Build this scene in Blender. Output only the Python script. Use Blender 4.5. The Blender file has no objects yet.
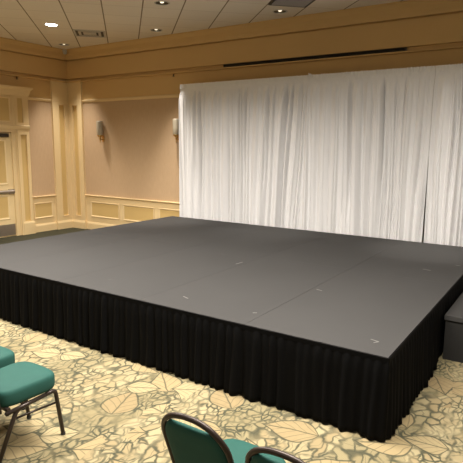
import bpy, bmesh, math, random
from mathutils import Vector, Matrix
random.seed(7)
SC = bpy.context.scene
COL = SC.collection
PI = math.pi

# ------------------------------------------------------------------ camera
CAM_H, YAW, PITCH, ROLL, FOC = 2.0134, 0.58259, 0.16465, 0.0096, 512.72
fw = Vector((-math.sin(YAW)*math.cos(PITCH), math.cos(YAW)*math.cos(PITCH), -math.sin(PITCH)))
rt = Vector((math.cos(YAW), math.sin(YAW), 0))
up = rt.cross(fw)
r2 = rt*math.cos(ROLL) + up*math.sin(ROLL)
u2 = -rt*math.sin(ROLL) + up*math.cos(ROLL)
cd = bpy.data.cameras.new('camera')
cd.sensor_width = 36.0
cd.sensor_fit = 'HORIZONTAL'
cd.lens = FOC/463*36.0
cd.clip_start = 0.05
co = bpy.data.objects.new('camera', cd)
COL.objects.link(co)
m = Matrix((r2, u2, -fw)).transposed().to_4x4()
m.translation = Vector((0, 0, CAM_H))
co.matrix_world = m
SC.camera = co

# ------------------------------------------------------------------ world, lights, exposure
SC.view_settings.view_transform = 'Standard'
SC.view_settings.look = 'None'
SC.view_settings.gamma = 1.0
SC.view_settings.use_curve_mapping = False
SC.view_settings.exposure = 0.10
W = bpy.data.worlds.new('world'); SC.world = W
W.use_nodes = True
bg = W.node_tree.nodes['Background']
bg.inputs[0].default_value = (1.0, 0.86, 0.68, 1)
bg.inputs[1].default_value = 0.27

ZC = 4.178
XW, YW = -10.2314, 8.367
LIGHT_COL = (1.0, 0.945, 0.875)
def spot(x, y, power, half=34, blend=0.55, z=ZC-0.03, radius=0.10, tilt=0.0):
    l = bpy.data.lights.new('downlight_beam', 'SPOT')
    l.energy = power; l.color = LIGHT_COL; l.spot_size = math.radians(2*half); l.spot_blend = blend
    l.shadow_soft_size = radius
    o = bpy.data.objects.new('downlight_beam', l); COL.objects.link(o)
    o.location = (x, y, z); o.rotation_euler = (math.radians(-tilt), 0, 0)     # aimed a little off the wall
    return o
def area(x, y, z, sx, sy, power, col=LIGHT_COL, spread=180):
    l = bpy.data.lights.new('room_light_standin', 'AREA')  # unseen area lights, added to stand in for the rest of the room's lighting
    l.energy = power; l.color = col; l.shape = 'RECTANGLE'; l.size = sx; l.size_y = sy; l.spread = math.radians(spread)
    o = bpy.data.objects.new('room_light_standin', l); COL.objects.link(o)
    o.location = (x, y, z)
    return o
ROW0 = [-9.56, -6.855, -4.205, -1.52, 1.13]
ROW1 = [-8.205, -5.515, -2.835, -0.155]
for x, pw, hf, tl in zip(ROW0, (420, 700, 260, 480, 400), (32, 26, 18, 18, 18), (0, 2, 5, 5, 5)): spot(x, 7.74, pw, hf, 1.0, tilt=tl)
spot(ROW1[0], 6.40, 380, 46, 1.0)
area(-5.8, 3.3, 4.05, 2.6, 1.4, 400, spread=152)
area(-1.5, 2.9, 4.05, 3.0, 1.2, 385, spread=164)
area(-1.5, -1.8, 4.05, 5.0, 3.0, 30)

# ------------------------------------------------------------------ node helper
class NT:
    def __init__(s, name):
        s.m = bpy.data.materials.new(name); s.m.use_nodes = True
        s.t = s.m.node_tree; s.N = s.t.nodes; s.L = s.t.links
        s.b = s.N['Principled BSDF']
    def new(s, typ, **kw):
        n = s.N.new(typ)
        for k, v in kw.items(): setattr(n, k, v)
        return n
    def put(s, sock, v):
        if hasattr(v, 'is_output'): s.L.new(v, sock)
        else: sock.default_value = v
    def math(s, op, a, b=0.0, c=None):
        n = s.new('ShaderNodeMath', operation=op)
        s.put(n.inputs[0], a); s.put(n.inputs[1], b)
        if c is not None: s.put(n.inputs[2], c)
        return n.outputs[0]
    def mix(s, f, a, b):
        n = s.new('ShaderNodeMix', data_type='RGBA')
        s.put(n.inputs[0], f)
        s.put(n.inputs[6], (*a, 1) if isinstance(a, tuple) else a)
        s.put(n.inputs[7], (*b, 1) if isinstance(b, tuple) else b)
        return n.outputs[2]
    def pos(s): return s.new('ShaderNodeNewGeometry').outputs['Position']
    def obj(s): return s.new('ShaderNodeTexCoord').outputs['Object']
    def sep(s, v):
        n = s.new('ShaderNodeSeparateXYZ'); s.L.new(v, n.inputs[0]); return n.outputs
    def comb(s, x, y, z=0.0):
        n = s.new('ShaderNodeCombineXYZ')
        for i, v in enumerate((x, y, z)): s.put(n.inputs[i], v)
        return n.outputs[0]
    def vmath(s, op, a, b):
        n = s.new('ShaderNodeVectorMath', operation=op); s.put(n.inputs[0], a)
        if op == 'SCALE': s.put(n.inputs[3], b)
        else: s.put(n.inputs[1], b)
        return n.outputs[0]
    def noise(s, v, scale, detail=2.0, rough=0.5):
        n = s.new('ShaderNodeTexNoise'); s.L.new(v, n.inputs['Vector'])
        n.inputs['Scale'].default_value = scale; n.inputs['Detail'].default_value = detail; n.inputs['Roughness'].default_value = rough
        return n.outputs
    def voro(s, v, scale, feature='F1', rand=1.0):
        n = s.new('ShaderNodeTexVoronoi', feature=feature, voronoi_dimensions='2D')
        s.L.new(v, n.inputs['Vector']); n.inputs['Scale'].default_value = scale; n.inputs['Randomness'].default_value = rand
        return n.outputs
    def step(s, v, lo, hi):
        n = s.new('ShaderNodeMapRange', interpolation_type='SMOOTHSTEP')
        s.put(n.inputs[0], v); n.inputs[1].default_value = lo; n.inputs[2].default_value = hi
        return n.outputs[0]
    def bump(s, h, strength=0.2, dist=0.01):
        n = s.new('ShaderNodeBump'); n.inputs['Strength'].default_value = strength; n.inputs['Distance'].default_value = dist
        s.L.new(h, n.inputs['Height']); s.L.new(n.outputs[0], s.b.inputs['Normal'])
    def fin(s, col, rough=0.6, metal=0.0, spec=0.5):
        s.put(s.b.inputs['Base Color'], (*col, 1) if isinstance(col, tuple) else col)
        s.put(s.b.inputs['Roughness'], rough); s.b.inputs['Metallic'].default_value = metal
        s.b.inputs['Specular IOR Level'].default_value = spec
        return s.m

def mottled(name, c, amt=0.12, scale=6, rough=0.6, metal=0.0, spec=0.4, bump=0.0):
    k = NT(name)
    n = k.noise(k.obj(), scale, 4)[0]
    a = tuple(x*(1-amt) for x in c); b = tuple(min(1, x*(1+amt)) for x in c)
    col = k.mix(n, a, b)
    if bump: k.bump(k.noise(k.obj(), scale*25, 2)[0], bump, 0.002)
    return k.fin(col, rough, metal, spec)

CREAM = mottled('cream_paint', (0.76, 0.575, 0.31), 0.05, 1.5, 0.5)
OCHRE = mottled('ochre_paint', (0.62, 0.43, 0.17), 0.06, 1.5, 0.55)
UPPER = mottled('upper_cream_bounce_tone', (0.64, 0.425, 0.18), 0.05, 1.2, 0.6)  # cream paint with the upper zone's dim orange bounce light in its colour
DOORP = mottled('door_paint', (0.80, 0.62, 0.34), 0.05, 1.5, 0.5)
BRASS = mottled('brass', (0.62, 0.40, 0.15), 0.08, 30, 0.28, 1.0)
STEEL = mottled('satin_steel', (0.34, 0.30, 0.26), 0.08, 20, 0.42, 0.8)
DARKM = mottled('dark_slot_metal', (0.035, 0.028, 0.02), 0.1, 10, 0.5)
WHITEM = mottled('white_metal', (0.55, 0.52, 0.46), 0.05, 10, 0.5)
BAFFLE = mottled('downlight_baffle', (0.10, 0.08, 0.05), 0.1, 10, 0.35, 0.6)
BRONZE = mottled('dark_bronze_tube', (0.046, 0.034, 0.028), 0.18, 25, 0.36, 0.5)
RUBBER = mottled('black_rubber', (0.02, 0.02, 0.02), 0.1, 20, 0.7)
BLACKS = mottled('black_satin', (0.010, 0.010, 0.010), 0.15, 8, 0.6, 0, 0.15)
FASCIA = mottled('painted_fascia', (0.022, 0.0215, 0.0205), 0.15, 8, 0.6, 0, 0.2)
GREEN = mottled('green_vinyl', (0.024, 0.082, 0.067), 0.10, 14, 0.65, 0, 0.10, 0.12)
TAPE = mottled('pale_tape', (0.135, 0.13, 0.12), 0.2, 40, 0.7)

def wallpaper():
    k = NT('mauve_wallpaper')
    p = k.pos(); x, y, z = k.sep(p)
    s = k.math('ADD', x, y)
    w = k.math('SINE', k.math('MULTIPLY', s, 2*PI/0.036))
    n = k.noise(k.comb(k.math('MULTIPLY', s, 8.0), k.math('MULTIPLY', z, 1.2)), 6, 3)[0]
    f = k.math('ADD', k.math('MULTIPLY', w, 0.18), n)
    return k.fin(k.mix(f, (0.49, 0.335, 0.195), (0.58, 0.41, 0.25)), 0.7, 0, 0.25)
PAPER = wallpaper()

def glass_mat():
    k = NT('frosted_glass')
    k.b.inputs['Transmission Weight'].default_value = 0.15
    return k.fin((0.50, 0.43, 0.31), 0.45, 0, 0.5)
FROST = glass_mat()

def emit(name, c, st):
    k = NT(name); k.b.inputs['Emission Color'].default_value = (*c, 1); k.b.inputs['Emission Strength'].default_value = st
    return k.fin((0.8, 0.8, 0.75), 0.4)
LENS = emit('lit_lens', (1.0, 0.97, 0.9), 25.0)
BULB = emit('lit_bulb', (1.0, 0.86, 0.62), 1.4)

def ceiling_mat():
    k = NT('ceiling_tile')
    p = k.pos(); x, y, z = k.sep(p)
    R = 1/math.sqrt(2); G = 0.628
    u = k.math('MULTIPLY', k.math('ADD', x, y), R)
    v = k.math('MULTIPLY', k.math('SUBTRACT', y, x), R)
    def line(c, off, w):
        q = k.math('ABSOLUTE', k.math('SUBTRACT', k.math('FRACT', k.math('ADD', k.math('DIVIDE', k.math('SUBTRACT', c, off), G), 0.5)), 0.5))
        return k.math('SUBTRACT', 1.0, k.step(q, w/G*0.6, w/G*1.2))
    lu = line(u, -2.197, 0.011)
    lv = k.math('MULTIPLY', line(v, 8.10, 0.008), 0.30)
    l = k.math('MAXIMUM', lu, lv)
    # each tile its own slight tone
    wn = k.new('ShaderNodeTexWhiteNoise', noise_dimensions='2D')
    k.L.new(k.comb(k.math('FLOOR', k.math('DIVIDE', k.math('SUBTRACT', u, -2.197), G)), k.math('FLOOR', k.math('DIVIDE', k.math('SUBTRACT', v, 8.10), G))), wn.inputs['Vector'])
    t = k.math('ADD', k.math('MULTIPLY', wn.outputs[0], 0.5), k.math('MULTIPLY', k.noise(p, 40, 3)[0], 0.5))
    base = k.mix(t, (0.74, 0.67, 0.565), (0.84, 0.77, 0.66))
    k.bump(k.noise(p, 120, 2)[0], 0.15, 0.003)
    return k.fin(k.mix(l, base, (0.24, 0.185, 0.11)), 0.85, 0, 0.2)
TILE = ceiling_mat()

def carpet_mat():
    k = NT('leaf_pattern_carpet')
    p = k.pos()
    x, y, z = k.sep(p)
    flat = k.comb(x, y, 0.0)
    def warped(amt, sc):
        wn = k.noise(flat, sc, 2)[1]
        return k.vmath('SCALE', k.vmath('SUBTRACT', wn, (0.5, 0.5, 0.5)), amt)
    w1 = warped(0.20, 3.2); w2 = warped(0.075, 10.0)
    q = k.vmath('MULTIPLY', k.vmath('ADD', k.vmath('ADD', flat, w1), w2), (1.30, 0.85, 1.0))
    CREAMC = (0.325, 0.268, 0.152); PALE = (0.365, 0.306, 0.177); TAN = (0.295, 0.228, 0.122); OLIVE = (0.216, 0.180, 0.096); LINE = (0.040, 0.044, 0.030)
    tone = k.noise(flat, 2.3, 3)[0]
    col = k.mix(k.step(tone, 0.35, 0.65), CREAMC, PALE)
    # straight woven bands, hatched
    sx_ = k.math('ADD', x, k.math('MULTIPLY', k.math('SUBTRACT', k.noise(flat, 0.8, 1)[0], 0.5), 0.25))
    bf = k.math('ABSOLUTE', k.math('SUBTRACT', k.math('FRACT', k.math('DIVIDE', sx_, 0.92)), 0.5))
    band = k.math('MULTIPLY', k.step(bf, 0.26, 0.29), k.step(k.noise(flat, 1.1, 2)[0], 0.36, 0.46))
    hx = k.math('SINE', k.math('MULTIPLY', k.math('ADD', x, y), 2*PI/0.018))
    hy = k.math('SINE', k.math('MULTIPLY', k.math('SUBTRACT', x, y), 2*PI/0.018))
    hatch = k.math('ADD', 0.65, k.math('MULTIPLY', k.math('MULTIPLY', hx, hy), 0.35))
    # leaflets: two sizes, chosen by region
    region = k.step(k.noise(flat, 1.7, 2)[0], 0.46, 0.54)
    def leaflets(sc, lo, hi):
        ed = k.voro(q, sc, 'DISTANCE_TO_EDGE')[0]
        f1 = k.voro(q, sc, 'F1'); cr = k.sep(f1['Color'])
        jit = k.math('ADD', 0.6, k.math('MULTIPLY', k.noise(flat, 30, 2)[0], 0.8))
        ln = k.math('SUBTRACT', 1.0, k.step(k.math('MULTIPLY', ed, jit), lo, hi))
        ln = k.math('MAXIMUM', ln, k.math('MULTIPLY', k.step(f1['Distance'], 0.46, 0.74), 0.9))
        loc = k.sep(k.vmath('SUBTRACT', q, f1['Position']))
        a = k.math('MULTIPLY', cr[1], 6.283)
        rv = k.math('ABSOLUTE', k.math('ADD', k.math('MULTIPLY', loc[0], k.math('SINE', a)), k.math('MULTIPLY', loc[1], k.math('COSINE', a))))
        rib = k.math('MULTIPLY', k.math('SUBTRACT', 1.0, k.step(rv, 0.002, 0.006)), k.step(cr[2], 0.45, 0.5))
        return k.math('MAXIMUM', ln, k.math('MULTIPLY', rib, 0.55)), cr[0]
    lA, cA = leaflets(9.5, 0.03, 0.17)
    lB, cB = leaflets(15.0, 0.04, 0.25)
    lA = k.math('MULTIPLY', lA, 0.85); lB = k.math('MULTIPLY', lB, 0.90)
    ln = k.math('ADD', k.math('MULTIPLY', lA, k.math('SUBTRACT', 1.0, region)), k.math('MULTIPLY', lB, region))
    cv = k.math('ADD', k.math('MULTIPLY', cA, k.math('SUBTRACT', 1.0, region)), k.math('MULTIPLY', cB, region))
    col = k.mix(k.math('MULTIPLY', k.step(cv, 0.25, 0.9), 0.9), col, TAN)
    col = k.mix(k.math('MULTIPLY', band, hatch), col, OLIVE)
    fade = k.math('ADD', 0.55, k.math('MULTIPLY', k.step(k.noise(flat, 5.0, 2)[0], 0.35, 0.6), 0.55))
    col = k.mix(k.math('MULTIPLY', ln, fade), col, LINE)
    # large leaves with veins fanning from the stalk
    def leaves(vec, scale, L, Wd, thr, c0, c1, base):
        vo = k.voro(vec, scale, 'F1', 0.8)
        rc = k.sep(vo['Color'])
        d = k.sep(k.vmath('SUBTRACT', vec, vo['Position']))
        a = k.math('MULTIPLY', rc[0], 6.283)
        ca, sa = k.math('COSINE', a), k.math('SINE', a)
        u = k.math('ADD', k.math('MULTIPLY', d[0], ca), k.math('MULTIPLY', d[1], sa))
        v = k.math('ABSOLUTE', k.math('SUBTRACT', k.math('MULTIPLY', d[1], ca), k.math('MULTIPLY', d[0], sa)))
        t = k.math('DIVIDE', u, L)
        w = k.math('MULTIPLY', k.math('MULTIPLY', k.math('SUBTRACT', 1.0, k.math('MULTIPLY', t, t)), k.math('SUBTRACT', 1.0, k.math('MULTIPLY', t, 0.6))), Wd)
        s = k.math('SUBTRACT', w, v)
        on = k.step(rc[1], thr, thr+0.01)
        inside = k.math('MULTIPLY', k.step(s, -0.003, 0.003), on)
        outl = k.math('MULTIPLY', k.math('SUBTRACT', 1.0, k.step(k.math('ABSOLUTE', s), 0.003, 0.012)), on)
        mid = k.math('SUBTRACT', 1.0, k.step(v, 0.003, 0.010))
        bent = k.math('SUBTRACT', u, k.math('MULTIPLY', k.math('POWER', k.math('ADD', v, 0.0001), 0.8), 0.75))
        sv = k.math('ABSOLUTE', k.math('SUBTRACT', k.math('FRACT', k.math('DIVIDE', bent, L*0.42)), 0.5))
        side = k.math('SUBTRACT', 1.0, k.step(sv, 0.02, 0.085))
        vein = k.math('MAXIMUM', mid, k.math('MULTIPLY', side, 0.7))
        vein = k.math('MULTIPLY', vein, inside)
        lc = k.mix(rc[2], c0, c1)
        o = k.mix(k.math('MULTIPLY', inside, 0.92), base, lc)
        o = k.mix(k.math('MULTIPLY', vein, 0.75), o, LINE)
        return k.mix(k.math('MULTIPLY', outl, 0.85), o, LINE)
    q2 = k.vmath('ADD', flat, k.vmath('SCALE', w1, 0.45))
    col = leaves(q2, 1.7, 0.20, 0.135, 0.25, (0.345, 0.265, 0.140), (0.275, 0.205, 0.108), col)
    q3 = k.vmath('ADD', q2, (3.37, 1.71, 0.0))
    col = leaves(q3, 2.0, 0.15, 0.105, 0.40, (0.375, 0.305, 0.170), (0.300, 0.228, 0.120), col)
    fz = k.noise(flat, 260, 2)[0]
    col = k.mix(k.math('MULTIPLY', fz, 0.32), col, (0.12, 0.105, 0.06))
    # plain dark border woven in along the walls
    edge = k.math('MAXIMUM', k.math('SUBTRACT', 1.0, k.step(x, XW+0.78, XW+0.80)), k.step(y, YW-0.80, YW-0.78))
    col = k.mix(edge, col, k.mix(tone, (0.040, 0.040, 0.024), (0.065, 0.060, 0.036)))
    k.bump(fz, 0.35, 0.004)
    return k.fin(col, 0.95, 0, 0.1)
CARPET = carpet_mat()

def deck_mat():
    k = NT('black_stage_deck')
    p = k.pos()
    n1 = k.noise(p, 1.1, 3)[0]; n2 = k.noise(p, 60, 2)[0]
    x, y, z = k.sep(p)
    sc1 = k.noise(k.comb(k.math('MULTIPLY', x, 2.2), k.math('MULTIPLY', y, 14.0)), 1.3, 3, 0.6)[0]
    scuff = k.math('MULTIPLY', k.step(sc1, 0.70, 0.80), 0.25)
    col = k.mix(n1, (0.042, 0.0405, 0.0390), (0.053, 0.0512, 0.0495))
    col = k.mix(k.math('MULTIPLY', n2, 0.3), col, (0.045, 0.043, 0.04))
    col = k.mix(scuff, col, (0.20, 0.19, 0.175))
    k.bump(k.noise(p, 220, 2)[0], 0.25, 0.002)
    return k.fin(col, 0.75, 0, 0.10)
DECK = deck_mat()

def cloth(name, c, rough, spec, sc=300, amt=0.1, sheen=0.0):
    k = NT(name)
    p = k.obj()
    n = k.noise(p, sc, 2)[0]
    a = tuple(v*(1-amt) for v in c); b = tuple(min(1, v*(1+amt)) for v in c)
    k.b.inputs['Sheen Weight'].default_value = sheen
    return k.fin(k.mix(n, a, b), rough, 0, spec)
DRAPE = cloth('white_drape_cloth', (0.83, 0.82, 0.815), 0.75, 0.25, 200, 0.04)
SKIRT = cloth('black_skirt_cloth', (0.0035, 0.0035, 0.0037), 0.7, 0.06, 250, 0.2)

# ------------------------------------------------------------------ mesh helpers
def finish(name, bm, mats, parent=None, smooth=False, bevel=0.0, segs=2, recalc=True):
    if recalc: bmesh.ops.recalc_face_normals(bm, faces=bm.faces[:])
    me = bpy.data.meshes.new(name); bm.to_mesh(me); bm.free()
    for mm in (mats if isinstance(mats, (list, tuple)) else [mats]): me.materials.append(mm)
    if smooth:
        for p in me.polygons: p.use_smooth = True
    o = bpy.data.objects.new(name, me); COL.objects.link(o)
    if parent: o.parent = parent
    if bevel:
        md = o.modifiers.new('bevel', 'BEVEL'); md.width = bevel; md.segments = segs; md.limit_method = 'ANGLE'
        md.harden_normals = False
    return o
def box(bm, x0, x1, y0, y1, z0, z1, mi=0):
    v = [bm.verts.new((x, y, z)) for z in (z0, z1) for y in (y0, y1) for x in (x0, x1)]
    for q in ((0,2,3,1),(4,5,7,6),(0,1,5,4),(2,6,7,3),(0,4,6,2),(1,3,7,5)):
        f = bm.faces.new([v[i] for i in q]); f.material_index = mi
def tube(bm, pts, rad, n=10, closed=False, cap=True):
    P = [Vector(p) for p in pts]; rings = []
    N = None
    for i, p in enumerate(P):
        if closed: t = (P[(i+1) % len(P)] - P[i-1]).normalized()
        else: t = (P[min(i+1, len(P)-1)] - P[max(i-1, 0)]).normalized()
        if N is None:
            N = t.orthogonal().normalized()
        N = (N - t*N.dot(t)).normalized(); B = t.cross(N)
        r = rad[i] if isinstance(rad, (list, tuple)) else rad
        rings.append([bm.verts.new(p + (N*math.cos(2*PI*j/n) + B*math.sin(2*PI*j/n))*r) for j in range(n)])
    m_ = len(rings)
    for i in range(m_ if closed else m_-1):
        a, b = rings[i], rings[(i+1) % m_]
        for j in range(n): bm.faces.new((a[j], a[(j+1) % n], b[(j+1) % n], b[j]))
    if cap and not closed:
        bm.faces.new(rings[0][::-1]); bm.faces.new(rings[-1])
def lathe(bm, prof, c, n=24, cap0=True, cap1=True):
    rings = []
    for r, z in prof:
        rings.append([bm.verts.new((c[0]+r*math.cos(2*PI*j/n), c[1]+r*math.sin(2*PI*j/n), c[2]+z)) for j in range(n)])
    for a, b in zip(rings, rings[1:]):
        for j in range(n): bm.faces.new((a[j], a[(j+1) % n], b[(j+1) % n], b[j]))
    if cap0: bm.faces.new(rings[0][::-1])
    if cap1: bm.faces.new(rings[-1])
# wall-relative: d = out from the wall, a = along it
def wp(side, a, d, z): return (XW+d, a, z) if side == 'left' else (a, YW-d, z)
def wbox(bm, side, a0, a1, d0, d1, z0, z1, mi=0):
    if side == 'left': box(bm, XW+d0, XW+d1, a0, a1, z0, z1, mi)
    else: box(bm, a0, a1, YW-d1, YW-d0, z0, z1, mi)
def wprism(bm, side, a0, a1, prof, mi=0):
    A = [bm.verts.new(wp(side, a0, d, z)) for d, z in prof]; B = [bm.verts.new(wp(side, a1, d, z)) for d, z in prof]
    n = len(prof)
    for i in range(n):
        f = bm.faces.new((A[i], A[(i+1) % n], B[(i+1) % n], B[i])); f.material_index = mi
    bm.faces.new(A[::-1]).material_index = mi; bm.faces.new(B).material_index = mi
def wframe(bm, side, a0, a1, z0, z1, wd, d0, d1, mi=0):
    """sloped picture-frame moulding: outer edge at d1, inner edge at d0"""
    lv = []
    for ins, d in ((0, 0.0), (0, d1*0.7), (wd*0.3, d1), (wd, d0)):
        lv.append([bm.verts.new(wp(side, a, d, z)) for a, z in ((a0+ins, z0+ins), (a1-ins, z0+ins), (a1-ins, z1-ins), (a0+ins, z1-ins))])
    for p, q in zip(lv, lv[1:]):
        for i in range(4):
            f = bm.faces.new((p[i], p[(i+1) % 4], q[(i+1) % 4], q[i])); f.material_index = mi
def thing(name, label, cat, loc=(0, 0, 0), group=None, rz=0.0):
    o = bpy.data.objects.new(name, None); COL.objects.link(o); o.empty_display_size = 0.1
    o.location = loc; o.rotation_euler = (0, 0, rz)
    return tag(o, label, cat, group)
def tag(o, label, cat, group=None):
    o['label'] = label; o['category'] = cat
    if group: o['group'] = group
    return o
def struct(o, label=None):
    o['kind'] = 'structure'
    if label: o['label'] = label
    return o
def copy_tree(o, parent=None):
    c = o.copy(); COL.objects.link(c)
    if parent: c.parent = parent
    for ch in list(o.children): copy_tree(ch, c)
    return c

# ------------------------------------------------------------------ room shell
XR, YF = 4.0, -4.0          # how far the room is built towards and beside the camera
bm = bmesh.new(); box(bm, XW-0.1, XR, YF, YW+0.1, -0.1, 0.0)
struct(finish('floor', bm, CARPET), 'leaf patterned cream and tan carpet')

LIT = [(-8.203, 6.400)]
DIM = [(-9.559, 7.767), (-6.856, 7.736), (-4.207, 7.752), (-5.518, 6.371)]
def hole_ring(x, y, r=0.104, n=24): return [(x+r*math.cos(2*PI*i/n), y+r*math.sin(2*PI*i/n)) for i in range(n)]
bm = bmesh.new()
loops = [[(XW-0.1, YF), (XR, YF), (XR, YW+0.1), (XW-0.1, YW+0.1)]] + [hole_ring(x, y) for x, y in LIT+DIM]
for lp in loops:
    vs = [bm.verts.new((x, y, ZC)) for x, y in lp]
    for i in range(len(vs)): bm.edges.new((vs[i], vs[(i+1) % len(vs)]))
bmesh.ops.triangle_fill(bm, use_beauty=True, use_dissolve=False, edges=bm.edges[:])
struct(finish('ceiling', bm, TILE), 'suspended ceiling of tiles laid on the diagonal')

ZR, ZT, ZS, S = 0.8207, 3.0055, 3.507, 0.085
def wall(name, side, a0, a1):
    bm = bmesh.new()
    for z0, z1, mi in ((0, ZR, 0), (ZR, ZT, 1), (ZT, ZC, 2)):
        wbox(bm, side, a0, a1, -0.1, 0.0, z0, z1, mi)
    return struct(finish(name, bm, [CREAM, PAPER, UPPER]))
wall('wall_left', 'left', YF, YW+0.1)
wall('wall_back', 'back', XW, XR)

tn = [0]
def trim(bm, mats, label, bevel=0.0, smooth=False):
    tn[0] += 1
    return struct(finish('trim_%d' % tn[0], bm, mats, bevel=bevel, smooth=smooth), label)
# soffit with crown under the ceiling, mitred by overlap in the corner
SOF = [(0, ZS-0.052), (S-0.015, ZS-0.052), (S, ZS-0.045), (S, ZS-0.029), (0.028, ZS-0.025), (0.028, ZS+0.025), (S, ZS+0.029), (S-0.012, ZS+0.034),
       (S-0.012, 3.930), (S-0.045, 3.934), (S-0.045, 3.955), (S+0.022, 3.958), (S+0.03, 3.985),
       (S+0.05, 4.015), (S+0.062, 4.09), (S+0.10, 4.143), (S+0.118, 4.153), (S+0.118, ZC), (0, ZC)]
bm = bmesh.new(); wprism(bm, 'back', XW, XR, SOF); trim(bm, UPPER, 'crown and boxed soffit along the back wall')
bm = bmesh.new(); wprism(bm, 'left', YF, YW, SOF); trim(bm, UPPER, 'crown and boxed soffit along the left wall')
RAIL = [(0, ZR-0.022), (0.012, ZR-0.020), (0.036, ZR-0.010), (0.042, ZR+0.008), (0.030, ZR+0.016), (0.0, ZR+0.016)]
PIL_Y, PIL_X = 7.87, -9.715
CAS1 = 7.20
bm = bmesh.new(); wprism(bm, 'back', PIL_X, XR, RAIL); trim(bm, CREAM, 'chair rail on the back wall')
bm = bmesh.new(); wprism(bm, 'left', CAS1, PIL_Y, RAIL); trim(bm, CREAM, 'chair rail beside the door')
BAND = [(0, ZT-0.02), (0.014, ZT-0.02), (0.022, ZT), (0.030, ZT+0.02), (0.022, ZT+0.045), (0, ZT+0.05)]
bm = bmesh.new(); wprism(bm, 'back', PIL_X, XR, BAND); trim(bm, CREAM, 'picture rail on the back wall')
bm = bmesh.new(); wprism(bm, 'left', CAS1, PIL_Y, BAND); trim(bm, CREAM, 'picture rail beside the door')
BASE = [(0, 0), (0.022, 0), (0.022, 0.14), (0.014, 0.165), (0.006, 0.185), (0, 0.185)]
bm = bmesh.new(); wprism(bm, 'back', PIL_X, XR, BASE); struct(finish('baseboard_back', bm, CREAM))
bm = bmesh.new(); wprism(bm, 'left', CAS1, PIL_Y, BASE); struct(finish('baseboard_left', bm, CREAM))
# wainscot panels
def wains(side, a0, a1, z0=0.335, z1=0.66):
    bm = bmesh.new()
    wframe(bm, side, a0-0.02, a1+0.02, z0-0.02, z1+0.02, 0.035, 0.004, 0.022, 0)
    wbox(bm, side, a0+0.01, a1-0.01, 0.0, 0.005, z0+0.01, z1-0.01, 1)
    trim(bm, [CREAM, OCHRE], 'recessed wainscot panel')
a = -9.535
while a < 0.5:
    wains('back', a, a+0.905); a += 1.075
wains('left', 7.29, 7.765)
# corner pilasters
def pilaster(side, a0, a1, s0, s1):
    bm = bmesh.new(); D = 0.055
    lo, hi = 0.315, 2.93
    wbox(bm, side, a0, s0, 0, D, 0, ZS); wbox(bm, side, s1, a1, 0, D, 0, ZS)
    wbox(bm, side, s0, s1, 0, D, 0, lo); wbox(bm, side, s0, s1, 0, D, hi, ZS)
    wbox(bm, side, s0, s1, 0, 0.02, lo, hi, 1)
    # bead round the recess
    w = 0.014
    for q0, q1, z0, z1 in ((s0-w, s0, lo-w, hi+w), (s1, s1+w, lo-w, hi+w)): wbox(bm, side, q0, q1, D, D+0.010, z0, z1)
    for z0, z1 in ((lo-w, lo), (hi, hi+w)): wbox(bm, side, s0, s1, D, D+0.010, z0, z1)
    e = 0.012 if side == 'left' else -0.012
    b0, b1 = (a0-0.012, a1) if side == 'left' else (a0, a1+0.012)
    wprism(bm, side, b0, b1, [(0, 0), (D+0.022, 0), (D+0.022, 0.15), (D+0.012, 0.175), (D+0.004, 0.20), (0, 0.20)])
    trim(bm, [CREAM, OCHRE], 'corner pilaster with a recessed strip')
pilaster('left', PIL_Y, YW, 8.04, 8.20)
pilaster('back', XW, PIL_X, -10.03, -9.86)

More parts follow.
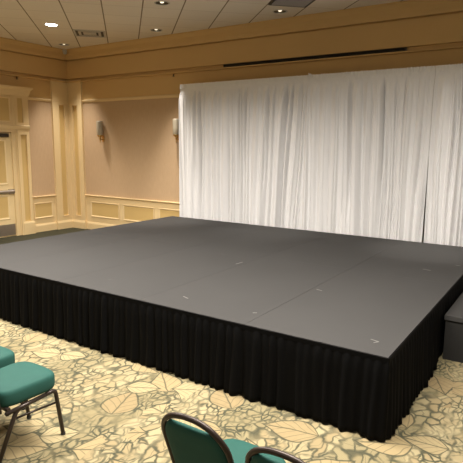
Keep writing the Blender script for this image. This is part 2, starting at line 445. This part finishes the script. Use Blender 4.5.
# ------------------------------------------------------------------ doorway on the left wall
dr = bpy.data.objects.new('door_1', None); COL.objects.link(dr); dr.location = (XW, 5.87, 0)
dr['kind'] = 'structure'; dr['label'] = 'cream double door under a tall cornice'
def dpart(name, bm, mats, parent=dr, **kw):
    o = finish(name, bm, mats, **kw); o.parent = parent
    if parent is dr: o.matrix_parent_inverse = Matrix.Translation((-XW, -5.87, 0))
    return o
def mirror_y(y): return 2*5.87 - y
for sgn in (1, -1):
    def Y(a, b):
        return (a, b) if sgn > 0 else (mirror_y(b), mirror_y(a))
    bm = bmesh.new()                       # outer casing, with a recessed strip and beads
    Dc = 0.075
    for a_, b_, d_ in ((6.87, 6.895, 0.062), (6.895, 6.935, Dc+0.012), (6.935, 6.985, Dc), (7.13, 7.20, Dc)):
        p, q = Y(a_, b_); wbox(bm, 'left', p, q, 0, d_, 0, 2.33)
    p, q = Y(6.985, 7.13)
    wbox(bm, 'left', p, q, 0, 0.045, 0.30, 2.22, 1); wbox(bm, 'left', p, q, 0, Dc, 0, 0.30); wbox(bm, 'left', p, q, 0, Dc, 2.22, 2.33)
    p, q = Y(6.93, 7.222); wprism(bm, 'left', p, q, [(0, 0), (Dc+0.022, 0), (Dc+0.022, 0.25), (Dc+0.012, 0.285), (0, 0.30)])
    dpart('casing', bm, [CREAM, OCHRE])
    bm = bmesh.new(); p, q = Y(6.775, 6.87); wbox(bm, 'left', p, q, 0, 0.05, 0, 2.27)
    p, q = Y(6.775, 6.795); wbox(bm, 'left', p, q, 0.05, 0.056, 0, 2.27)
    dpart('jamb', bm, CREAM)
    # door leaf
    bm = bmesh.new(); p, q = Y(5.875, 6.772)
    wbox(bm, 'left', p, q, 0, 0.018, 0.02, 2.26)
    leaf = dpart('door_leaf', bm, DOORP)
    bm = bmesh.new(); p, q = Y(6.0, 6.66)
    for z0, z1 in ((1.14, 2.12), (0.38, 0.93)):
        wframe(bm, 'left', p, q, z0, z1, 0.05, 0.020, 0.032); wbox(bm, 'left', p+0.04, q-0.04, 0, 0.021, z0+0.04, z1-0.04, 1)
    o = finish('panel_moulding', bm, [DOORP, OCHRE]); o.parent = leaf
    bm = bmesh.new(); p, q = Y(5.90, 6.765); wbox(bm, 'left', p, q, 0.018, 0.021, 0.03, 0.275)
    o = finish('kick_plate', bm, STEEL); o.parent = leaf
    bm = bmesh.new(); p, q = Y(5.93, 6.765)
    wprism(bm, 'left', p, q, [(0.018, 0.955), (0.06, 0.955), (0.085, 0.975), (0.085, 1.005), (0.06, 1.025), (0.018, 1.025)])
    p, q = Y(6.64, 6.765); wbox(bm, 'left', p, q, 0.018, 0.06, 0.94, 1.04)
    o = finish('panic_bar', bm, STEEL, bevel=0.004); o.parent = leaf
    bm = bmesh.new(); p, q = Y(6.40, 6.70); wbox(bm, 'left', p, q, 0.018, 0.075, 2.165, 2.24)
    p, q = Y(6.15, 6.50); wbox(bm, 'left', p, q, 0.04, 0.06, 2.245, 2.262)
    o = finish('door_closer', bm, DARKM, bevel=0.006); o.parent = leaf
# head: architrave, frieze with panels, cornice
bm = bmesh.new(); A0, A1 = mirror_y(7.20), 7.20
wbox(bm, 'left', A0, A1, 0, 0.07, 2.27, 2.33)
wprism(bm, 'left', A0-0.012, A1+0.012, [(0, 2.33), (0.085, 2.33), (0.098, 2.36), (0.105, 2.41), (0.082, 2.43), (0, 2.43)])
wbox(bm, 'left', A0, A1, 0, 0.062, 2.43, 3.05)
for sgn in (1, -1):
    for a_, b_ in ((6.80, 6.87), (6.87, 6.935), (7.06, 7.20)):
        p, q = (a_, b_) if sgn > 0 else (mirror_y(b_), mirror_y(a_))
        wbox(bm, 'left', p, q, 0.062, 0.074 if a_ < 6.85 else 0.085, 2.43, 3.05)
    p, q = (6.935, 7.06) if sgn > 0 else (mirror_y(7.06), mirror_y(6.935))
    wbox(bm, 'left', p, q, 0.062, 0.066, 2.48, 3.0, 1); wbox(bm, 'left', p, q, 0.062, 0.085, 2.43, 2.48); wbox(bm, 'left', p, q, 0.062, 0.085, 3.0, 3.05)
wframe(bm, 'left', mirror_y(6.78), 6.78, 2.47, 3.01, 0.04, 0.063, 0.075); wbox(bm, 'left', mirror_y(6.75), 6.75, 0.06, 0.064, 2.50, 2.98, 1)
dpart('frieze', bm, [CREAM, OCHRE])
bm = bmesh.new()
lv = []
for z, g in ((3.05, 0.085), (3.065, 0.10), (3.085, 0.105), (3.12, 0.115), (3.165, 0.125), (3.195, 0.15), (3.20, 0.165), (3.235, 0.17)):
    h = g-0.075
    lv.append([bm.verts.new(wp('left', aa, d, z)) for aa, d in ((A0-h, 0), (A0-h, g), (A1+h, g), (A1+h, 0))])
for p, q in zip(lv, lv[1:]):
    for i in range(4): bm.faces.new((p[i], p[(i+1) % 4], q[(i+1) % 4], q[i]))
bm.faces.new(lv[0][::-1]); bm.faces.new(lv[-1])
dpart('cornice', bm, CREAM)

# ------------------------------------------------------------------ ceiling fittings
def downlight(x, y, label, lit):
    t = thing('recessed_downlight', label, 'ceiling light', (x, y, ZC), 'recessed downlights')
    bm = bmesh.new()
    n = 32
    lathe(bm, [(0.103, 0.0), (0.103, -0.006), (0.110, -0.009), (0.120, -0.006), (0.122, 0.0)], (0, 0, 0), n, False, False)
    finish('trim_ring', bm, WHITEM, t, smooth=True)
    bm = bmesh.new()
    if lit:
        lathe(bm, [(0.103, 0.0), (0.103, 0.035)], (0, 0, 0), n, False, True)
        finish('baffle', bm, WHITEM, t, smooth=False)
        bm = bmesh.new(); lathe(bm, [(0.102, 0.012), (0.102, -0.004), (0.085, -0.012), (0.05, -0.016), (0.004, -0.017)], (0, 0, 0), n)
        finish('lens', bm, LENS, t, smooth=True)
    else:
        lathe(bm, [(0.103, 0.0), (0.098, 0.03), (0.085, 0.07), (0.065, 0.10), (0.06, 0.11)], (0, 0, 0), n, False, True)
        finish('baffle', bm, BAFFLE, t, smooth=True)
        bm = bmesh.new(); lathe(bm, [(0.006, -0.002), (0.024, 0.003), (0.032, 0.018), (0.030, 0.05), (0.016, 0.09), (0.014, 0.11)], (0, 0, 0), 20)
        finish('lamp', bm, BULB, t, smooth=True)
    return t
downlight(*LIT[0], 'brightly lit recessed downlight, the one glowing white disc in the ceiling', True)
downlight(*DIM[0], 'dim recessed downlight close to the corner of the room', False)
downlight(*DIM[1], 'dim recessed downlight by the crown right of the square air vent', False)
downlight(*DIM[2], 'dim recessed downlight beside the dark return grille above the drapes', False)
downlight(*DIM[3], 'dim recessed downlight cut by the top edge, farther from the crown', False)

R45 = PI/4
def uv2xy(u, v): return ((u-v)/math.sqrt(2), (u+v)/math.sqrt(2))
def vent(u0, u1, v0, v1, name, label, dark):
    cx, cy = uv2xy((u0+u1)/2, (v0+v1)/2)
    t = thing(name, label, 'vent', (cx, cy, ZC), None, R45)
    hu, hv = (u1-u0)/2, (v1-v0)/2
    bm = bmesh.new(); w = 0.035
    box(bm, -hu, hu, -hv, -hv+w, -0.014, 0); box(bm, -hu, hu, hv-w, hv, -0.014, 0)
    box(bm, -hu, -hu+w, -hv+w, hv-w, -0.014, 0); box(bm, hu-w, hu, -hv+w, hv-w, -0.014, 0)
    finish('frame', bm, DARKM if dark else WHITEM, t)
    bm = bmesh.new(); box(bm, -hu+w, hu-w, -hv+w, hv-w, -0.003, -0.001)
    finish('backing', bm, DARKM, t)
    if not dark:
        for o1, o2 in ((0.085, 0.135), (0.175, 0.30)):
            bm = bmesh.new(); a_, b_ = hu-o1, hv-o1; c_, d_ = max(hu-o2, 0.0), max(hv-o2, 0.0)
            if o2 > 0.29: box(bm, -a_, a_, -b_, b_, -0.012, -0.006)
            else:
                box(bm, -a_, a_, -b_, -d_, -0.012, -0.006); box(bm, -a_, a_, d_, b_, -0.012, -0.006)
                box(bm, -a_, -c_, -d_, d_, -0.012, -0.006); box(bm, c_, a_, -d_, d_, -0.012, -0.006)
            finish('diffuser_ring' if o2 < 0.29 else 'diffuser_plate', bm, WHITEM, t)
    else:
        n = 9 if dark else 4
        for i in range(n):
            y = -hv+w + (i+0.5)*(2*hv-2*w)/n
            bm = bmesh.new()
            d = 0.016 if dark else 0.026
            q = [(-hu+w, y-d, -0.004), (hu-w, y-d, -0.004), (hu-w, y+d*0.4, -0.022), (-hu+w, y+d*0.4, -0.022)]
            vs = [bm.verts.new(c) for c in q]; v2 = [bm.verts.new((c[0], c[1]+0.004, c[2]+0.003)) for c in q]
            bm.faces.new(vs[::-1]); bm.faces.new(v2)
            for j in range(4): bm.faces.new((vs[j], vs[(j+1) % 4], v2[(j+1) % 4], v2[j]))
            finish('louver', bm, STEEL if dark else WHITEM, t)
    return t
vent(-0.931, -0.334, 10.63, 11.22, 'ceiling_vent', 'square pale louvred air vent in the ceiling near the corner', False)
vent(2.208, 2.815, 7.50, 8.09, 'return_grille', 'dark square return grille in the ceiling above the drapes', True)

t = thing('linear_diffuser', 'long dark slot air diffuser along the soffit above the drapes', 'vent', (-3.986, YW-0.06, ZS))
bm = bmesh.new(); L = 1.69
box(bm, -L, L, -0.03, 0.028, -0.024, -0.017); box(bm, -L, L, -0.03, 0.028, 0.017, 0.024); box(bm, -L, -L+0.02, -0.03, 0.028, -0.017, 0.017); box(bm, L-0.02, L, -0.03, 0.028, -0.017, 0.017)
finish('frame', bm, DARKM, t)
bm = bmesh.new(); box(bm, -L+0.02, L-0.02, -0.026, 0.02, -0.003, 0.003)
finish('divider', bm, DARKM, t)
bm = bmesh.new(); box(bm, -L+0.02, L-0.02, 0.022, 0.028, -0.017, 0.017)
finish('backing', bm, DARKM, t)

def sprinkler(loc, label, rz):
    t = thing('sprinkler_head', label, 'sprinkler', loc, 'soffit sprinklers', rz)
    bm = bmesh.new(); lathe(bm, [(0.03, 0.0), (0.03, -0.006), (0.02, -0.012)], (0, 0, 0), 16); finish('escutcheon', bm, BRASS, t)
    bm = bmesh.new(); lathe(bm, [(0.012, -0.012), (0.012, -0.03), (0.006, -0.035), (0.006, -0.055)], (0, 0, 0), 12)
    for s in (-1, 1): tube(bm, [(0.011*s, 0, -0.028), (0.017*s, 0, -0.042), (0.004*s, 0, -0.056)], 0.003, 6)
    finish('body', bm, DARKM, t)
    bm = bmesh.new(); lathe(bm, [(0.024, -0.055), (0.026, -0.058), (0.008, -0.061)], (0, 0, 0), 14); finish('deflector', bm, DARKM, t)
sprinkler((-6.92, YW-S+0.03, ZS-0.052), 'tiny dark sprinkler under the back soffit, left of the drapes', 0)
sprinkler((XW+S-0.03, 6.985, ZS-0.052), 'tiny dark sprinkler under the left soffit, above the door cornice', PI/2)
t = thing('corner_sensor', 'small pale round sensor where the crown mouldings meet in the corner', 'sensor', (XW+S+0.13, YW-S-0.13, 4.10))
bm = bmesh.new(); lathe(bm, [(0.045, 0.045), (0.045, 0.01), (0.038, -0.015), (0.02, -0.03), (0.004, -0.034)], (0, 0, 0), 20); finish('dome', bm, WHITEM, t, smooth=True)
bm = bmesh.new(); lathe(bm, [(0.055, 0.066), (0.055, 0.04), (0.045, 0.035)], (0, 0, 0), 20); finish('mount', bm, WHITEM, t)

# ------------------------------------------------------------------ sconces
def sconce(x, label):
    t = thing('wall_sconce', label, 'wall lamp', (x, YW, 2.175), 'brass wall sconces')
    bm = bmesh.new(); d = -0.10
    lathe(bm, [(0.064, 0.06), (0.070, 0.075), (0.072, 0.20), (0.072, 0.36), (0.070, 0.375), (0.066, 0.375), (0.066, 0.08), (0.058, 0.068)], (0, d, 0), 28, True, True)
    finish('glass_shade', bm, FROST, t, smooth=True)
    bm = bmesh.new()
    lathe(bm, [(0.010, -0.10), (0.016, -0.088), (0.010, -0.075), (0.008, -0.05), (0.020, -0.03), (0.024, -0.01), (0.016, 0.005), (0.03, 0.02), (0.062, 0.035), (0.068, 0.05), (0.066, 0.066), (0.03, 0.07)], (0, d, 0), 24)
    finish('cup', bm, BRASS, t, smooth=True)
    bm = bmesh.new(); tube(bm, [(0, -0.012, -0.02), (0, -0.05, -0.045), (0, -0.085, -0.035), (0, d, -0.01)], 0.010, 10); finish('arm', bm, BRASS, t, smooth=True)
    bm = bmesh.new()
    n = 20
    for (r, y0), (r1, y1) in (((0.05, 0), (0.05, -0.008)), ((0.05, -0.008), (0.03, -0.018))):
        A = [bm.verts.new((r*math.cos(2*PI*j/n), y0, -0.02+1.5*r*math.sin(2*PI*j/n))) for j in range(n)]
        B = [bm.verts.new((r1*math.cos(2*PI*j/n), y1, -0.02+1.5*r1*math.sin(2*PI*j/n))) for j in range(n)]
        for j in range(n): bm.faces.new((A[j], A[(j+1) % n], B[(j+1) % n], B[j]))
    bm.faces.new(B); finish('backplate', bm, BRASS, t)
sconce(-9.065, 'brass wall sconce with frosted glass cylinder, on bare wallpaper near the corner')
sconce(-6.82, 'brass wall sconce with frosted glass cylinder, right beside the edge of the drapes')

# ------------------------------------------------------------------ stage
HS = 0.61
XL, XRS, YFS, YB = -6.664, -0.915, 3.335, 7.932
st = thing('stage_platform', 'large low portable stage with dark grey deck, in front of white drapes', 'stage', ((XL+XRS)/2, (YFS+YB)/2, 0))
sx, sy = (XL+XRS)/2, (YFS+YB)/2
nx, ny = 5, 2
for i in range(nx):
    for j in range(ny):
        x0 = XL + (XRS-XL)*i/nx; x1 = XL + (XRS-XL)*(i+1)/nx
        y0 = YFS + (YB-YFS)*j/ny; y1 = YFS + (YB-YFS)*(j+1)/ny
        g = 0.0008
        bm = bmesh.new(); box(bm, x0+g-sx, x1-g-sx, y0+g-sy, y1-g-sy, 0.53, HS)
        finish('deck_panel', bm, DECK, st, bevel=0.0012, segs=1)
bm = bmesh.new()
for i in range(nx+1):
    for j in range(ny+1):
        x = XL + 0.06 + (XRS-XL-0.12)*i/nx - sx; y = YFS+0.06+(YB-YFS-0.12)*j/ny - sy
        tube(bm, [(x, y, 0), (x, y, 0.53)], 0.024, 8)
for j in range(ny+1):
    y = YFS+0.06+(YB-YFS-0.12)*j/ny - sy
    box(bm, XL+0.06-sx, XRS-0.06-sx, y-0.02, y+0.02, 0.47, 0.53)
finish('support_frame', bm, BLACKS, st)
# a few pale scuffs and a scrap of tape left on the deck
def mark(pts, w):
    bm = bmesh.new()
    for (xa, ya), (xb, yb) in zip(pts, pts[1:]):
        d = Vector((xb-xa, yb-ya, 0)); n_ = Vector((-d.y, d.x, 0)).normalized()*w/2
        lo = [bm.verts.new((x+s*n_.x-sx, y+s*n_.y-sy, HS+0.0002)) for (x, y), s in (((xa, ya), 1), ((xa, ya), -1), ((xb, yb), -1), ((xb, yb), 1))]
        hi = [bm.verts.new(v.co+Vector((0, 0, 0.0012))) for v in lo]
        bm.faces.new(hi); bm.faces.new(lo[::-1])
        for q in range(4): bm.faces.new((lo[q], lo[(q+1) % 4], hi[(q+1) % 4], hi[q]))
    o = finish('tape_scrap', bm, TAPE, st); o['label'] = 'scrap of pale tape'
mark([(-1.125, 3.60), (-1.06, 3.585), (-1.085, 3.545)], 0.010)
mark([(-2.95, 3.66), (-2.87, 3.63)], 0.012)
mark([(-2.16, 3.62), (-2.13, 3.64)], 0.012)
mark([(-2.02, 4.62), (-1.95, 4.60)], 0.012)
mark([(-1.35, 6.15), (-1.26, 6.13)], 0.012)
mark([(-1.07, 6.60), (-1.02, 6.59)], 0.012)
mark([(-3.28, 5.08), (-3.27, 5.22)], 0.014)

def fold_fn(length, wmin, wmax, rnd):
    """random pleats along a run: returns f(s) in 0..1"""
    edges = [-0.3]; amp = []
    while edges[-1] < length+0.3:
        edges.append(edges[-1]+rnd.uniform(wmin, wmax)); amp.append(rnd.uniform(0.45, 1.0))
    import bisect
    def f(s):
        i = max(0, min(len(amp)-1, bisect.bisect_right(edges, s)-1))
        t = (s-edges[i])/(edges[i+1]-edges[i])
        return amp[i]*(0.5-0.5*math.cos(2*PI*t))**0.8
    return f

# skirt: one pleated run round the left, front and right sides
sk = thing('stage_skirt', 'black pleated skirt hanging to the carpet around the stage', 'skirt', ((XL+XRS)/2, YFS, 0))
ox, oy = (XL+XRS)/2, YFS
rnd = random.Random(3)
path = []          # (x, y, nx, ny, s)
def run(p, q, n_):
    d = (Vector(q)-Vector(p)); L_ = d.length; k = int(L_/0.0095)
    for i in range(k+1): path.append((*(Vector(p)+d*(i/k)), *n_))
def corner(c, n0, n1):
    for i in range(1, 6):
        t = i/6; v = (Vector(n0)*(1-t)+Vector(n1)*t).normalized(); path.append((*c, v.x, v.y))
run((XL, YB), (XL, YFS), (-1, 0)); corner((XL, YFS), (-1, 0), (0, -1))
run((XL, YFS), (XRS, YFS), (0, -1)); corner((XRS, YFS), (0, -1), (1, 0))
run((XRS, YFS), (XRS, YB), (1, 0))
s = 0; ss = [0]
for p, q in zip(path, path[1:]):
    s += max(0.006, math.hypot(q[0]-p[0], q[1]-p[1])); ss.append(s)
f1 = fold_fn(s, 0.06, 0.10, rnd); f2 = fold_fn(s, 0.12, 0.24, rnd)
hem = fold_fn(s, 0.10, 0.3, rnd)
ZT_SK = 0.604
rows = [1.0, 0.985, 0.955, 0.92, 0.86, 0.75, 0.6, 0.45, 0.3, 0.15, 0.06, 0.0]
bm = bmesh.new(); grid = []
for r in rows:
    ring = []
    k = 1-r
    for (x, y, nx_, ny_), sv in zip(path, ss):
        open_ = min(1.0, max(0.0, (0.985-r)/0.12))
        off = 0.006 + open_*((0.017+0.012*k)*f1(sv+0.012*math.sin(3*r+sv*5)*k) + 0.040*k*f2(sv)) + 0.004*k
        if nx_ > 0.5 and y > 4.7: off = 0.006 + (off-0.006)*(1-0.75*min(1.0, (y-4.7)/0.3))   # pressed flat by the step platform
        z = 0.004 + (ZT_SK-0.004)*r + (1-r)**3*0.012*hem(sv)
        ring.append(bm.verts.new((x+nx_*off-ox, y+ny_*off-oy, z)))
    grid.append(ring)
for a_, b_ in zip(grid, grid[1:]):
    for i in range(len(a_)-1): bm.faces.new((a_[i], a_[i+1], b_[i+1], b_[i]))
o = finish('pleated_cloth', bm, SKIRT, sk, smooth=True)
md = o.modifiers.new('solid', 'SOLIDIFY'); md.thickness = 0.0015; md.offset = 1
bm = bmesh.new(); prev = None
for (x, y, nx_, ny_) in path[::4]+[path[-1]]:
    cur = [bm.verts.new((x+nx_*d-ox, y+ny_*d-oy, z)) for d, z in ((0.0075, 0.572), (0.0105, 0.572), (0.0105, 0.606), (0.0075, 0.606))]
    if prev:
        for q in range(4): bm.faces.new((prev[q], prev[(q+1) % 4], cur[(q+1) % 4], cur[q]))
    prev = cur
finish('header_band', bm, SKIRT, sk)

# lower step platform on the right of the stage
SX0, SX1, SY0, SY1, SH = -0.882, 0.75, 5.05, 7.90, 0.445
sp = thing('step_platform', 'low black step platform standing against the right side of stage', 'platform', ((SX0+SX1)/2, (SY0+SY1)/2, 0))
hx, hy = (SX1-SX0)/2, (SY1-SY0)/2
bm = bmesh.new(); box(bm, -hx, hx, -hy, hy, SH-0.05, SH); finish('deck_panel', bm, DECK, sp, bevel=0.004)
bm = bmesh.new(); box(bm, -hx+0.012, hx-0.012, -hy+0.012, -hy+0.03, 0.0, SH-0.05); finish('front_panel', bm, FASCIA, sp)
for sg in (-1, 1):
    bm = bmesh.new(); x_ = sg*(hx-0.021); box(bm, x_-0.009, x_+0.009, -hy+0.03, hy-0.012, 0.0, SH-0.05); finish('side_panel', bm, FASCIA, sp)

# ------------------------------------------------------------------ white drapes on their pipe
YD, ZD = 8.125, 3.20
dp = thing('drape_pipe', 'pipe stand carrying the white drapes behind the stage', 'stand', (-3.0, YD, 0))
bm = bmesh.new(); tube(bm, [(-3.55, 0.005, ZD-0.075), (3.9, 0.005, ZD-0.075)], 0.012, 10); finish('crossbar', bm, STEEL, dp, smooth=True)
for x_ in (-3.5, -0.81, 1.16, 3.85):
    bm = bmesh.new(); tube(bm, [(x_, 0.15, 0.012), (x_, 0.15, ZD-0.03)], 0.019, 10); box(bm, x_-0.02, x_+0.02, 0.0, 0.15, ZD-0.085, ZD-0.065); finish('upright', bm, STEEL, dp)
    bm = bmesh.new(); box(bm, x_-0.17, x_+0.17, 0.005, 0.215, 0.0, 0.012); finish('base_plate', bm, STEEL, dp)
def creases(length, rnd, n_, dmax, pw):
    """sharp pinched creases: list of (s, depth, width, top, bottom)"""
    return [(rnd.uniform(0, length), dmax*rnd.random()**pw, rnd.uniform(0.007, 0.016), rnd.uniform(-0.4, 0.3), rnd.uniform(0.6, 1.6)) for _ in range(n_)]
def drape(x0, x1, seed, label, gapl=0.0, gapr=0.0, peak=False):
    rnd = random.Random(seed)
    w = x1-x0
    fine = fold_fn(w+0.6, 0.030, 0.085, rnd); mid = fold_fn(w+0.6, 0.08, 0.22, rnd); big = fold_fn(w+0.6, 0.22, 0.46, rnd)
    cr = creases(w+0.4, rnd, int(w/0.05), 0.13, 1.3)
    dr1 = [rnd.uniform(0, 6.28) for _ in range(4)]
    top = fold_fn(w+0.6, 0.03, 0.06, rnd)
    zs = [0.02+i*(ZD-0.20-0.02)/34 for i in range(35)] + [ZD-0.15, ZD-0.125, ZD-0.10, ZD-0.09, ZD-0.075, ZD-0.055, ZD-0.035, ZD-0.015, ZD]
    nxd = int(w/0.006); bm = bmesh.new(); grid = []
    for z in zs:
        k = 1 - z/ZD
        low = min(1.0, max(0.0, (ZD-0.10-z)/0.22)); row = []
        head = z > ZD-0.10
        act = [(c, d*min(1, max(0, (k-t0)/0.3))*min(1, max(0.0, (t1-k)/0.3)), w_) for c, d, w_, t0, t1 in cr]
        act = [a_ for a_ in act if a_[1] > 0.001]
        for i in range(nxd+1):
            u = i/nxd*w
            lean_ = 0.09*k*math.sin(u*1.3+dr1[0]) + 0.045*k*math.sin(u*3.1+dr1[1]) + 0.010*math.sin(u*9+z*2.0+dr1[2])
            sx_ = u+0.2+lean_
            y = (0.018-0.012*k)*fine(sx_) + 0.070*mid(sx_+0.03*k)*(0.75+0.25*k) + 0.040*k*big(sx_)
            for c, d, w_ in act:
                q = abs(sx_-c)/w_
                if q < 5: y -= d*math.exp(-q)
            ee = min(1.0, min(u, w-u)/0.05); ee = ee*ee*(3-2*ee)
            y = low*((y+0.02)*ee + 0.062*(1-ee))
            if z > ZD-0.16:
                hgt = 1.0 if head else (z-(ZD-0.16))/0.06
                pocket = max(0.0, 1-((z-(ZD-0.075))/0.03)**2)
                y = y*(1-hgt) + hgt*(0.010*top(u+0.2) + 0.006*mid(u+0.2) + 0.008*pocket + 0.012)
            y = max(y, -0.10)
            xx = x0+u
            zg = math.sin(min(1.0, max(0.0, (1.90-z)/1.9))*PI*0.5)
            xx += gapl*zg*max(0.0, 1-u/0.35) - gapr*zg*max(0.0, 1-(w-u)/0.35)
            zz = z
            if z >= ZD-0.06: zz += 0.010*(top(u+0.2)-0.4)*(z-(ZD-0.06))/0.06
            if peak and z >= ZD-0.06: zz += 0.03*math.exp(-(u/0.05)**2)*(z-(ZD-0.06))/0.06
            row.append(bm.verts.new((xx-x0, -y, zz)))
        grid.append(row)
    for a_, b_ in zip(grid, grid[1:]):
        for i in range(nxd): bm.faces.new((a_[i], a_[i+1], b_[i+1], b_[i]))
    o = finish('white_drape', bm, DRAPE, smooth=True)
    o.location = (x0, YD-0.012, 0)
    md = o.modifiers.new('solid', 'SOLIDIFY'); md.thickness = 0.0015; md.offset = -1
    return tag(o, label, 'curtain', 'white pipe and drape panels')
drape(-6.575, -3.8305, 11, 'gathered white drape panel at the left end, beside the wall sconce')
drape(-3.827, -1.8045, 12, 'gathered white drape panel in the middle, left of the dark slit', 0, 0.012, True)
drape(-1.801, 0.9, 13, 'gathered white drape panel right of the dark slit, at the right edge', 0.014, 0)

# ------------------------------------------------------------------ banquet chairs (face the stage)
def smooth_path(pts, sub=6):
    P = [Vector(p) for p in pts]; out = []
    for i in range(len(P)-1):
        p0 = P[i-1] if i > 0 else P[i]*2-P[i+1]; p1 = P[i]; p2 = P[i+1]; p3 = P[i+2] if i+2 < len(P) else P[i+1]*2-P[i]
        for j in range(sub):
            t = j/sub
            out.append(0.5*((2*p1)+(-p0+p2)*t+(2*p0-5*p1+4*p2-p3)*t*t+(-p0+3*p1-3*p2+p3)*t**3))
    out.append(P[-1]); return out
def fillet(pts, r, seg=6):
    P = [Vector(p) for p in pts]; out = [P[0]]
    for i in range(1, len(P)-1):
        a_ = (P[i-1]-P[i]); b_ = (P[i+1]-P[i]); d = min(r, a_.length*0.45, b_.length*0.45)
        A = P[i]+a_.normalized()*d; B = P[i]+b_.normalized()*d
        for j in range(seg+1):
            t = j/seg; out.append(A*(1-t)**2+P[i]*2*t*(1-t)+B*t*t)
    out.append(P[-1]); return out
HWF = 0.190       # half width to the tube centre
def lean(z): return -0.205 - 0.30*(z-0.34)*(0.62+0.38*min(1, (z-0.34)/0.5))*1.0
TOPZ = 0.897
def back_outline(inset=0.0, n=40):
    """points (x, z) of the crown back, from low left over the top to low right"""
    zb, zsd = 0.34, 0.735
    pts = []
    for i in range(12):
        t = i/12; z = zb+(zsd-zb)*t; x = 0.150+(0.174-0.150)*math.sin(t*PI/2)
        pts.append((-(x-inset), z))
    a_, b_ = 0.174-inset, TOPZ-zsd-inset
    for i in range(n+1):
        th = PI - PI*i/n
        c, s_ = math.cos(th), math.sin(th)
        e = 0.86
        pts.append((a_*math.copysign(abs(c)**e, c), zsd+b_*abs(s_)**e))
    for p in reversed(pts[:12]): pts.append((-p[0], p[1]))
    return pts
def make_chair(label):
    t = thing('banquet_chair', label, 'chair', (0, 0, 0), 'green banquet chairs facing the stage')
    # seat pad: trapezoid with rounded corners, slightly domed
    bm = bmesh.new()
    out = []
    N = 48
    for i in range(N):
        th = 2*PI*i/N; c, s_ = math.cos(th), math.sin(th); e = 0.42
        x = math.copysign(abs(c)**e, c); y = math.copysign(abs(s_)**e, s_)
        out.append((x*(0.198+0.012*y), y*0.212+0.012*(1-x*x)*(1 if y > 0 else 0.3)))
    prof = [(0.90, 0.368), (0.965, 0.370), (0.99, 0.382), (1.0, 0.40), (1.0, 0.445), (0.985, 0.458), (0.955, 0.468), (0.90, 0.474), (0.7, 0.480), (0.4, 0.483)]
    rings = [[bm.verts.new((x*k, y*k, z)) for x, y in out] for k, z in prof]
    for a_, b_ in zip(rings, rings[1:]):
        for j in range(N): bm.faces.new((a_[j], a_[(j+1) % N], b_[(j+1) % N], b_[j]))
    bm.faces.new(rings[0][::-1]); bm.faces.new(rings[-1])
    finish('seat', bm, GREEN, t, smooth=True)
    # frame
    r = 0.0145
    for sg in (-1, 1):
        x = sg*HWF
        def leg(pts):
            bm = bmesh.new(); tube(bm, pts, r, 10)
            l = finish('leg', bm, BRONZE, t, smooth=True)
            foot = Vector(pts[0])
            bm = bmesh.new(); lathe(bm, [(0.016, 0.0), (0.0165, 0.012), (0.0145, 0.02)], (foot.x, foot.y, 0.0), 12)
            finish('foot_glide', bm, RUBBER, l)
        leg(fillet([(x*1.02, 0.225, 0.006), (x, 0.180, 0.354), (x, 0.10, 0.349)], 0.06, 8))
        leg(fillet([(x*0.98, -0.272, 0.006), (x*0.98, -0.118, 0.328), (x*0.98, -0.05, 0.345)], 0.05, 8))
        bm = bmesh.new(); tube(bm, [(x, 0.105, 0.349), (x*0.985, -0.19, 0.338)], r, 10); finish('side_rail', bm, BRONZE, t, smooth=True)
        bm = bmesh.new(); tube(bm, [(x, 0.193, 0.258), (x*0.985, -0.142, 0.283)], 0.0075, 8); finish('stretcher', bm, BRONZE, t, smooth=True)
    for y in (0.13, -0.17):
        bm = bmesh.new(); box(bm, -HWF, HWF, y-0.012, y+0.012, 0.350, 0.369)
        finish('seat_support', bm, BRONZE, t)
    # back frame
    bm = bmesh.new(); o_ = back_outline()
    tube(bm, [(x*1.0, lean(z), z) for x, z in o_], 0.0125, 10)
    finish('back_frame', bm, BRONZE, t, smooth=True)
    # back pad, with the crescent hand hold left open above it
    out = [(x, z) for x, z in back_outline(0.012) if z > 0.50]
    ins = []
    for x, z in out:
        if z > 0.854: z = 0.854 + (z-0.854)*0.10
        ins.append((x, z))
    c = (0.0, 0.68); bm = bmesh.new(); n = len(ins)
    lay = [(-0.020, 0.90), (-0.024, 0.80), (-0.0265, 0.55), (-0.027, 0.2)]
    front = [(0.012, 0.93), (0.022, 0.84), (0.030, 0.68), (0.034, 0.3)]
    def ring(k, d): return [bm.verts.new((c[0]+(x-c[0])*k, lean(c[1]+(z-c[1])*k)+d, c[1]+(z-c[1])*k)) for x, z in ins]
    rs = [ring(k, d) for d, k in reversed(lay)] + [ring(0.965, -0.014), ring(0.995, -0.006), ring(1.0, 0.000), ring(0.985, 0.006)] + [ring(k, d) for d, k in front]
    for a_, b_ in zip(rs, rs[1:]):
        for j in range(n): bm.faces.new((a_[j], a_[(j+1) % n], b_[(j+1) % n], b_[j]))
    bm.faces.new(rs[0][::-1]); bm.faces.new(rs[-1])
    finish('backrest', bm, GREEN, t, smooth=True)
    return t
spots = [(-3.005, 1.91, 0.0, 'green banquet chair at lower left, whose front leg shows whole'),
         (-3.535, 1.96, 0.03, 'green banquet chair cut by the left edge, only its seat corner showing'),
         (-1.228, 1.925, 0.0, 'green banquet chair at bottom centre, rounded back and seat both showing'),
         (-0.788, 1.92, 0.0, 'green banquet chair at the bottom edge, only the top of its back showing')]
proto = make_chair(spots[0][3])
for i, (x, y, rz, lab) in enumerate(spots):
    o = proto if i == 0 else copy_tree(proto)
    o.location = (x, y, 0); o.rotation_euler = (0, 0, rz); o['label'] = lab
